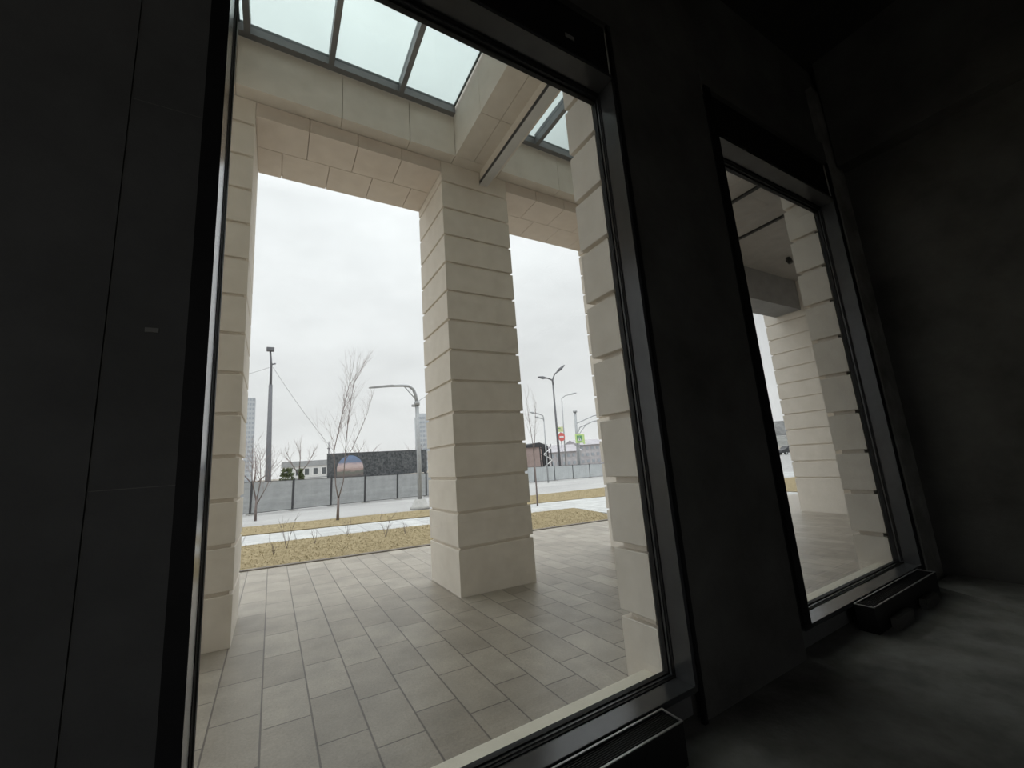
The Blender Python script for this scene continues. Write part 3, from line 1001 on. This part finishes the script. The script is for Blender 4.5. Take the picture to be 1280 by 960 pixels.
mast = thing('floodlight_mast', 'tall dark mast with a small head standing behind the fence', 'mast', (-0.16, 25, -0.6))
bm = new_bm()
tube(bm, [(0, 0, 0), (0, 0, 1.5), (-0.03, 0, 6.5)], [0.15, 0.14, 0.09], 12)
obj('lower_pole', bm, M['mast'], mast, 0, True)
bm = new_bm(); tube(bm, [(-0.03, 0, 6.5), (-0.03, 0, 7.6), (-0.10, 0, 8.4)], [0.065, 0.055, 0.045], 10)
obj('upper_pole', bm, M['mast'], mast, 0, True)
bm = new_bm()
box(bm, -0.28, 0.09, -0.14, 0.14, 8.36, 8.56)
obj('head', bm, M['mast'], mast, 0.02)
bm = new_bm(); tube(bm, [(-0.03, 0, 7.62), (0.18, -0.05, 7.66)], 0.035, 6)
obj('bracket', bm, M['mast'], mast)


def wire(p, q, sag, label):
    bm = new_bm()
    p, q = Vector(p), Vector(q)
    pts = [p.lerp(q, i / 16) - Vector((0, 0, sag * 4 * (i / 16) * (1 - i / 16))) for i in range(17)]
    tube(bm, pts, 0.008, 5)
    return tag(obj('overhead_wire', bm, M['mast'], None), label, 'wire', 'wires on the tall mast')


wire((-0.28, 25, 6.85), (-3.0, 25, 6.0), 0.12, 'thin wire leaving the tall mast towards the edge column')
wire((-0.10, 25, 6.85), (3.05, 25, 2.1), 0.15, 'thin wire running down from the tall mast towards the dark board')
bm = new_bm()
tube(bm, [(6.5, 60, -0.6), (6.5, 60, 3.0), (6.5, 60, 5.2)], [0.12, 0.09, 0.04], 6)
box(bm, 6.3, 6.7, 59.95, 60.05, 4.2, 4.32)
tag(obj('antenna_pole', bm, M['mast'], None), 'thin antenna pole at the near end of the dark board', 'pole')

# street lights to the right of the middle column
def curved_lamp(name, label, base, pole_top, r, arms, mat):
    root = thing(name, label, 'lamp', base, group='street lights beyond the pale fence')
    b = Vector(base)
    bm = new_bm(); tube(bm, [(0, 0, 0), Vector(pole_top) - b], [r, r * 0.6], 10)
    obj('pole', bm, M[mat], root, 0, True)
    for pts, hl in arms:
        bm = new_bm(); q = [Vector(p) - b for p in pts]
        tube(bm, q, [r * 0.55] * len(q), 7)
        a = obj('arm', bm, M[mat], root, 0, True)
        bm = new_bm()
        d = (q[-1] - q[-2]).normalized()
        tube(bm, [q[-1] - d * hl * 0.2, q[-1] + d * hl * 0.3, q[-1] + d * hl], [r * 0.6, r * 1.2, r * 0.5], 8)
        obj('lamp_head', bm, M[mat], a, 0, True)


curved_lamp('street_lamp', 'dark double arm street light, tallest one right of the middle column', (17.72, 24, -0.62), (17.78, 24, 6.2), 0.10,
            [([(17.78, 24, 6.15), (17.80, 24, 6.6), (18.0, 24, 7.0), (18.4, 24, 7.3)], 0.75), ([(17.78, 24, 6.2), (17.75, 24, 6.55), (17.4, 24, 6.68), (17.1, 24, 6.7)], 0.6)], 'mast')
curved_lamp('street_lamp', 'pale grey street light with an arm to the right, behind the double arm one', (22.8, 30, -0.65), (23.07, 30, 6.0), 0.075,
            [([(23.05, 30, 5.9), (23.08, 30, 6.25), (23.5, 30, 6.5), (24.2, 30, 6.65)], 0.7)], 'galv')
curved_lamp('street_lamp', 'short pale street light with arms to the left, nearest the middle column', (13.28, 19.2, -0.4), (13.35, 19.2, 3.2), 0.05,
            [([(13.35, 19.2, 3.15), (13.3, 19.2, 3.35), (12.9, 19.2, 3.47), (12.7, 19.2, 3.5)], 0.25), ([(13.35, 19.2, 3.0), (13.3, 19.2, 3.15), (13.0, 19.2, 3.22)], 0.25)], 'galv')

tp = thing('traffic_pole', 'grey traffic pole with long arms reaching behind the stone pier', 'pole', (17.95, 22.2, -0.6))
bm = new_bm(); tube(bm, [(0, 0, 0), (0.17, 0, 4.6)], [0.10, 0.085], 10); tube(bm, [(0.17, 0, 4.5), (0.17, 0, 4.62)], 0.15, 10)
obj('pole', bm, M['galv'], tp, 0, True)
bm = new_bm(); tube(bm, [(0.15, 0, 3.72), (1.8, 0, 4.25), (3.4, 0, 4.5)], 0.04, 6)
obj('upper_arm', bm, M['galv'], tp)
bm = new_bm(); tube(bm, [(0.12, 0, 2.9), (0.45, 0, 3.45), (1.7, 0, 3.85), (3.4, 0, 4.05)], 0.04, 6); tube(bm, [(0.3, 0, 2.95), (1.0, 0, 3.6)], 0.03, 6)
obj('lower_arm', bm, M['galv'], tp)

cs = thing('crossing_sign', 'yellow green pedestrian crossing sign above the pale fence', 'sign', (17.95, 21.95, -0.56))
bm = new_bm(); tube(bm, [(0, 0.03, 0), (0.1, 0.03, 3.0)], 0.03, 8)
obj('post', bm, M['galv'], cs)
bm = new_bm(); box(bm, -0.25, 0.42, -0.03, 0.0, 2.34, 2.94)
obj('board', bm, M['sign_green'], cs, 0.004)
bm = new_bm(); box(bm, -0.12, 0.29, -0.036, -0.031, 2.45, 2.83)
obj('field', bm, M['sign_dark'], cs)
bm = new_bm()
prism(bm, [(-0.07, 2.48), (0.24, 2.48), (0.085, 2.79)], 'y', -0.041, -0.037)
obj('white_triangle', bm, M['sign_white'], cs)
bm = new_bm()
tube(bm, [(0.085, -0.044, 2.735), (0.085, -0.044, 2.70)], 0.018, 8)
for a, b in (((.085, 2.71), (.075, 2.61)), ((.075, 2.61), (.03, 2.50)), ((.075, 2.61), (.13, 2.50)), ((.08, 2.68), (.03, 2.62)), ((.08, 2.68), (.13, 2.63))):
    tube(bm, [(a[0], -0.044, a[1]), (b[0], -0.044, b[1])], 0.011, 6)
obj('walking_figure', bm, M['slot'], cs)
bm = new_bm(); box(bm, 0.46, 0.58, 0.02, 0.05, 2.25, 2.9)
obj('side_board', bm, M['sign_green'], cs)

ne = thing('no_entry_sign', 'round red no entry sign with a pale plate above it', 'sign', (19.55, 26, -0.66))
bm = new_bm(); tube(bm, [(0, 0.04, 0), (0.05, 0.04, 3.9)], 0.03, 8)
obj('post', bm, M['galv'], ne)
bm = new_bm(); prism(bm, [(0.06 + 0.33 * math.cos(2 * math.pi * k / 28), 3.13 + 0.33 * math.sin(2 * math.pi * k / 28)) for k in range(28)], 'y', -0.02, 0.0)
obj('disc', bm, M['sign_red'], ne)
bm = new_bm(); box(bm, -0.15, 0.27, -0.027, -0.021, 3.07, 3.19)
obj('bar', bm, M['sign_white'], ne)
bm = new_bm(); box(bm, -0.30, 0.28, -0.02, 0.0, 3.52, 3.92)
obj('plate', bm, M['sign_yellow'], ne)
for k, (a, b, z) in enumerate(((-0.22, 0.05, 3.78), (-0.05, 0.2, 3.64))):
    bm = new_bm(); box(bm, a, b, -0.026, -0.021, z, z + 0.06)
    obj('plate_bar', bm, M['sign_dark'], ne)

# ------------------------------------------------------------------ buildings
wbd = thing('white_building', 'low white two storey building with a row of dark windows behind the fence', 'building', (0.9, 45, -0.6))
bm = new_bm(); box(bm, 0, 5.6, 0, 4, 0, 2.45)
obj('wall', bm, M['white_wall'], wbd)
bm = new_bm(); box(bm, -0.08, 5.7, -0.1, 4.1, 2.45, 2.95)
obj('roof', bm, M['grey_roof'], wbd)
for zr in (0.35, 1.55):
    for k in range(7):
        x = 0.25 + k * 0.76
        if zr < 1 and k in (2,):
            continue
        bm = new_bm()
        for q in ((x, x + .5, zr, zr + .04), (x, x + .5, zr + .66, zr + .70), (x, x + .04, zr + .04, zr + .66), (x + .46, x + .5, zr + .04, zr + .66), (x + .04, x + .07, zr + .04, zr + .66)):
            box(bm, q[0], q[1], -0.03, 0.0, q[2], q[3])
        w = obj('window', bm, M['sign_white'], wbd)
        bm = new_bm(); box(bm, x + .04, x + .46, -0.012, -0.001, zr + .04, zr + .66)
        obj('pane', bm, M['glass_dark'], w)
bm = new_bm(); box(bm, 0.0, 5.6, -0.02, -0.001, 1.28, 1.36)
obj('string_course', bm, M['grey_roof'], wbd)


def tower(loc, w, d, h, floors, bays, label, crown):
    root = thing('tower_block', label, 'building', loc, group='distant tower blocks')
    bm = new_bm(); box(bm, 0, w, 0, d, 0, h)
    if crown:
        box(bm, w * .1, w * .9, d * .1, d * .9, h, h + 1.2)
    obj('wall', bm, M['haze_wall'], root)
    for k in range(floors):
        z = h * (k + 0.3) / floors
        bm = new_bm()
        for b in range(bays):
            x = w * (b + 0.15) / bays
            box(bm, x, x + w * 0.7 / bays, -0.08, 0.0, z, z + h * 0.5 / floors)
        obj('window_row', bm, M['haze_win'], root)


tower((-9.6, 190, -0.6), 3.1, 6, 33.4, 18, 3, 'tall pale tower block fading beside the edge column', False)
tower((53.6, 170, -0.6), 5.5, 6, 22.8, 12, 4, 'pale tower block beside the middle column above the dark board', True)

pk = thing('brick_building', 'pinkish brick building with a dark roof behind the pale fence', 'building', (18.2, 30, -0.65))
bm = new_bm(); box(bm, 0, 2.35, 0, 3, 0, 2.55)
obj('wall', bm, M['pink_wall'], pk)
bm = new_bm(); prism(bm, [(-0.1, 2.55), (2.5, 2.55), (2.5, 2.75), (1.9, 2.95), (-0.1, 2.68)], 'y', -0.1, 3.1)
obj('roof', bm, M['post'], pk)
st = thing('material_stack', 'dark lattice tower of stacked scaffolding by the pinkish building', 'scaffold', (19.15, 28, -0.65))
for x in (0, 0.75):
    for y in (0, 0.5):
        bm = new_bm(); box(bm, x - .03, x + .03, y - .03, y + .03, 0, 2.7)
        obj('standard', bm, M['post'], st)
for k in range(5):
    z = 0.35 + k * 0.5
    bm = new_bm(); box(bm, 0, 0.75, 0, 0.5, z, z + 0.05)
    obj('deck', bm, M['post'], st)
    bm = new_bm(); tube(bm, [(0, -0.03, z + .05), (0.75, -0.03, z + .5)] if k % 2 else [(0.75, -0.03, z + .05), (0, -0.03, z + .5)], 0.035, 5)
    obj('brace', bm, M['sign_white'], st)
bm = new_bm(); box(bm, 0.05, 0.7, 0.3, 0.35, 0.3, 2.6)
obj('back_sheet', bm, M['post'], st)


def far_building(loc, w, d, h, roof, label, bays, floors):
    root = thing('far_building', label, 'building', loc, group='far buildings above the pale fence')
    bm = new_bm(); box(bm, 0, w, 0, d, 0, h)
    obj('wall', bm, M['far_wall'], root)
    bm = new_bm(); prism(bm, [(-0.3, h), (d + .3, h), (d / 2, h + roof)], 'x', -0.2, w + .2)
    obj('roof', bm, M['far_roof'], root)
    for f in range(floors):
        for b in range(bays):
            x = w * (b + 0.25) / bays
            z = h * (f + 0.3) / floors
            bm = new_bm(); box(bm, x, x + w * 0.5 / bays, -0.05, 0, z, z + h * 0.45 / floors)
            obj('window', bm, M['haze_win'], root)


far_building((35.2, 50, -0.7), 6.0, 4, 2.3, 1.1, 'long low grey building behind the double arm street light', 6, 2)
far_building((42.5, 52, -0.7), 5.5, 4, 3.2, 0.9, 'grey building with rows of windows behind the crossing sign', 5, 3)

# ------------------------------------------------------------------ seen through the far window
def mound(name, mat, xa, xb, ya, yb, h, label, seed, rough):
    rnd = random.Random(seed)
    bm = new_bm()
    n, mm = 60, 8
    rows = []
    for jj in range(mm + 1):
        v = jj / mm
        row = []
        for ii in range(n + 1):
            u = ii / n
            end = min(1.0, u / 0.12, (1 - u) / 0.12)
            k = math.sin(math.pi * v) ** 0.6 * math.sin(end * math.pi / 2)
            z = -0.78 + h * k * (0.93 + 0.07 * math.sin(ii * 0.9 + jj)) + (rnd.uniform(0, rough) if k > 0.3 else 0)
            row.append(bm.verts.new((S * (xa + (xb - xa) * u), S * (ya + (yb - ya) * v), S * z)))
        rows.append(row)
    for a, b in zip(rows, rows[1:]):
        for ii in range(n):
            bm.faces.new((a[ii], a[ii + 1], b[ii + 1], b[ii]))
    return struct(name, bm, mat, label, 'hill')


mound('hill', M['hill'], 125, 330, 90, 130, 10.3, 'grey wooded hill glimpsed in the gap beside the column in the far window', 5, 0.9)
lb = thing('long_white_building', 'long white low building at the foot of the grey hill', 'building', (140, 78, -0.75))
bm = new_bm(); box(bm, 0, 40, 0, 3, 0, 2.9)
obj('wall', bm, M['white_wall'], lb)
bm = new_bm()
for k in range(30):
    box(bm, 0.6 + k * 1.3, 1.2 + k * 1.3, -0.06, 0, 1.9, 2.5)
obj('window_row', bm, M['glass_dark'], lb)
bm = new_bm(); box(bm, -0.2, 40.2, -0.2, 3.2, 2.9, 3.1)
obj('roof', bm, M['white_wall'], lb)
mound('terrain_bank', M['bank'], 78, 230, 57, 74, 2.4, 'grey earth bank below the long white building', 6, 0.15)

car = thing('car', 'dark parked car glimpsed in the gap beside the column in the far window', 'car', (51.6, 25.4, -0.74), 2.7)
bm = new_bm()
prof = [(-1.3, 0.22), (-1.32, 0.5), (-1.2, 0.62), (-0.95, 0.66), (-0.7, 0.98), (0.35, 1.0), (0.72, 0.68), (1.2, 0.58), (1.3, 0.42), (1.28, 0.22)]
prism(bm, prof, 'y', -0.53, 0.53)
obj('body', bm, M['car_paint'], car, 0.02)
for sgn in (-1, 1):
    bm = new_bm(); prism(bm, [(-0.82, 0.69), (-0.64, 0.93), (0.3, 0.94), (0.56, 0.70)], 'y', sgn * 0.531, sgn * 0.54)
    obj('window', bm, M['glass_dark'], car)
    for x in (-0.82, 0.82):
        bm = new_bm(); tube(bm, [(x, sgn * 0.40, 0.2), (x, sgn * 0.56, 0.2)], 0.2, 16)
        w = obj('wheel', bm, M['tyre'], car)
        bm = new_bm(); tube(bm, [(x, sgn * 0.555, 0.2), (x, sgn * 0.57, 0.2)], 0.12, 12)
        obj('rim', bm, M['galv'], w)
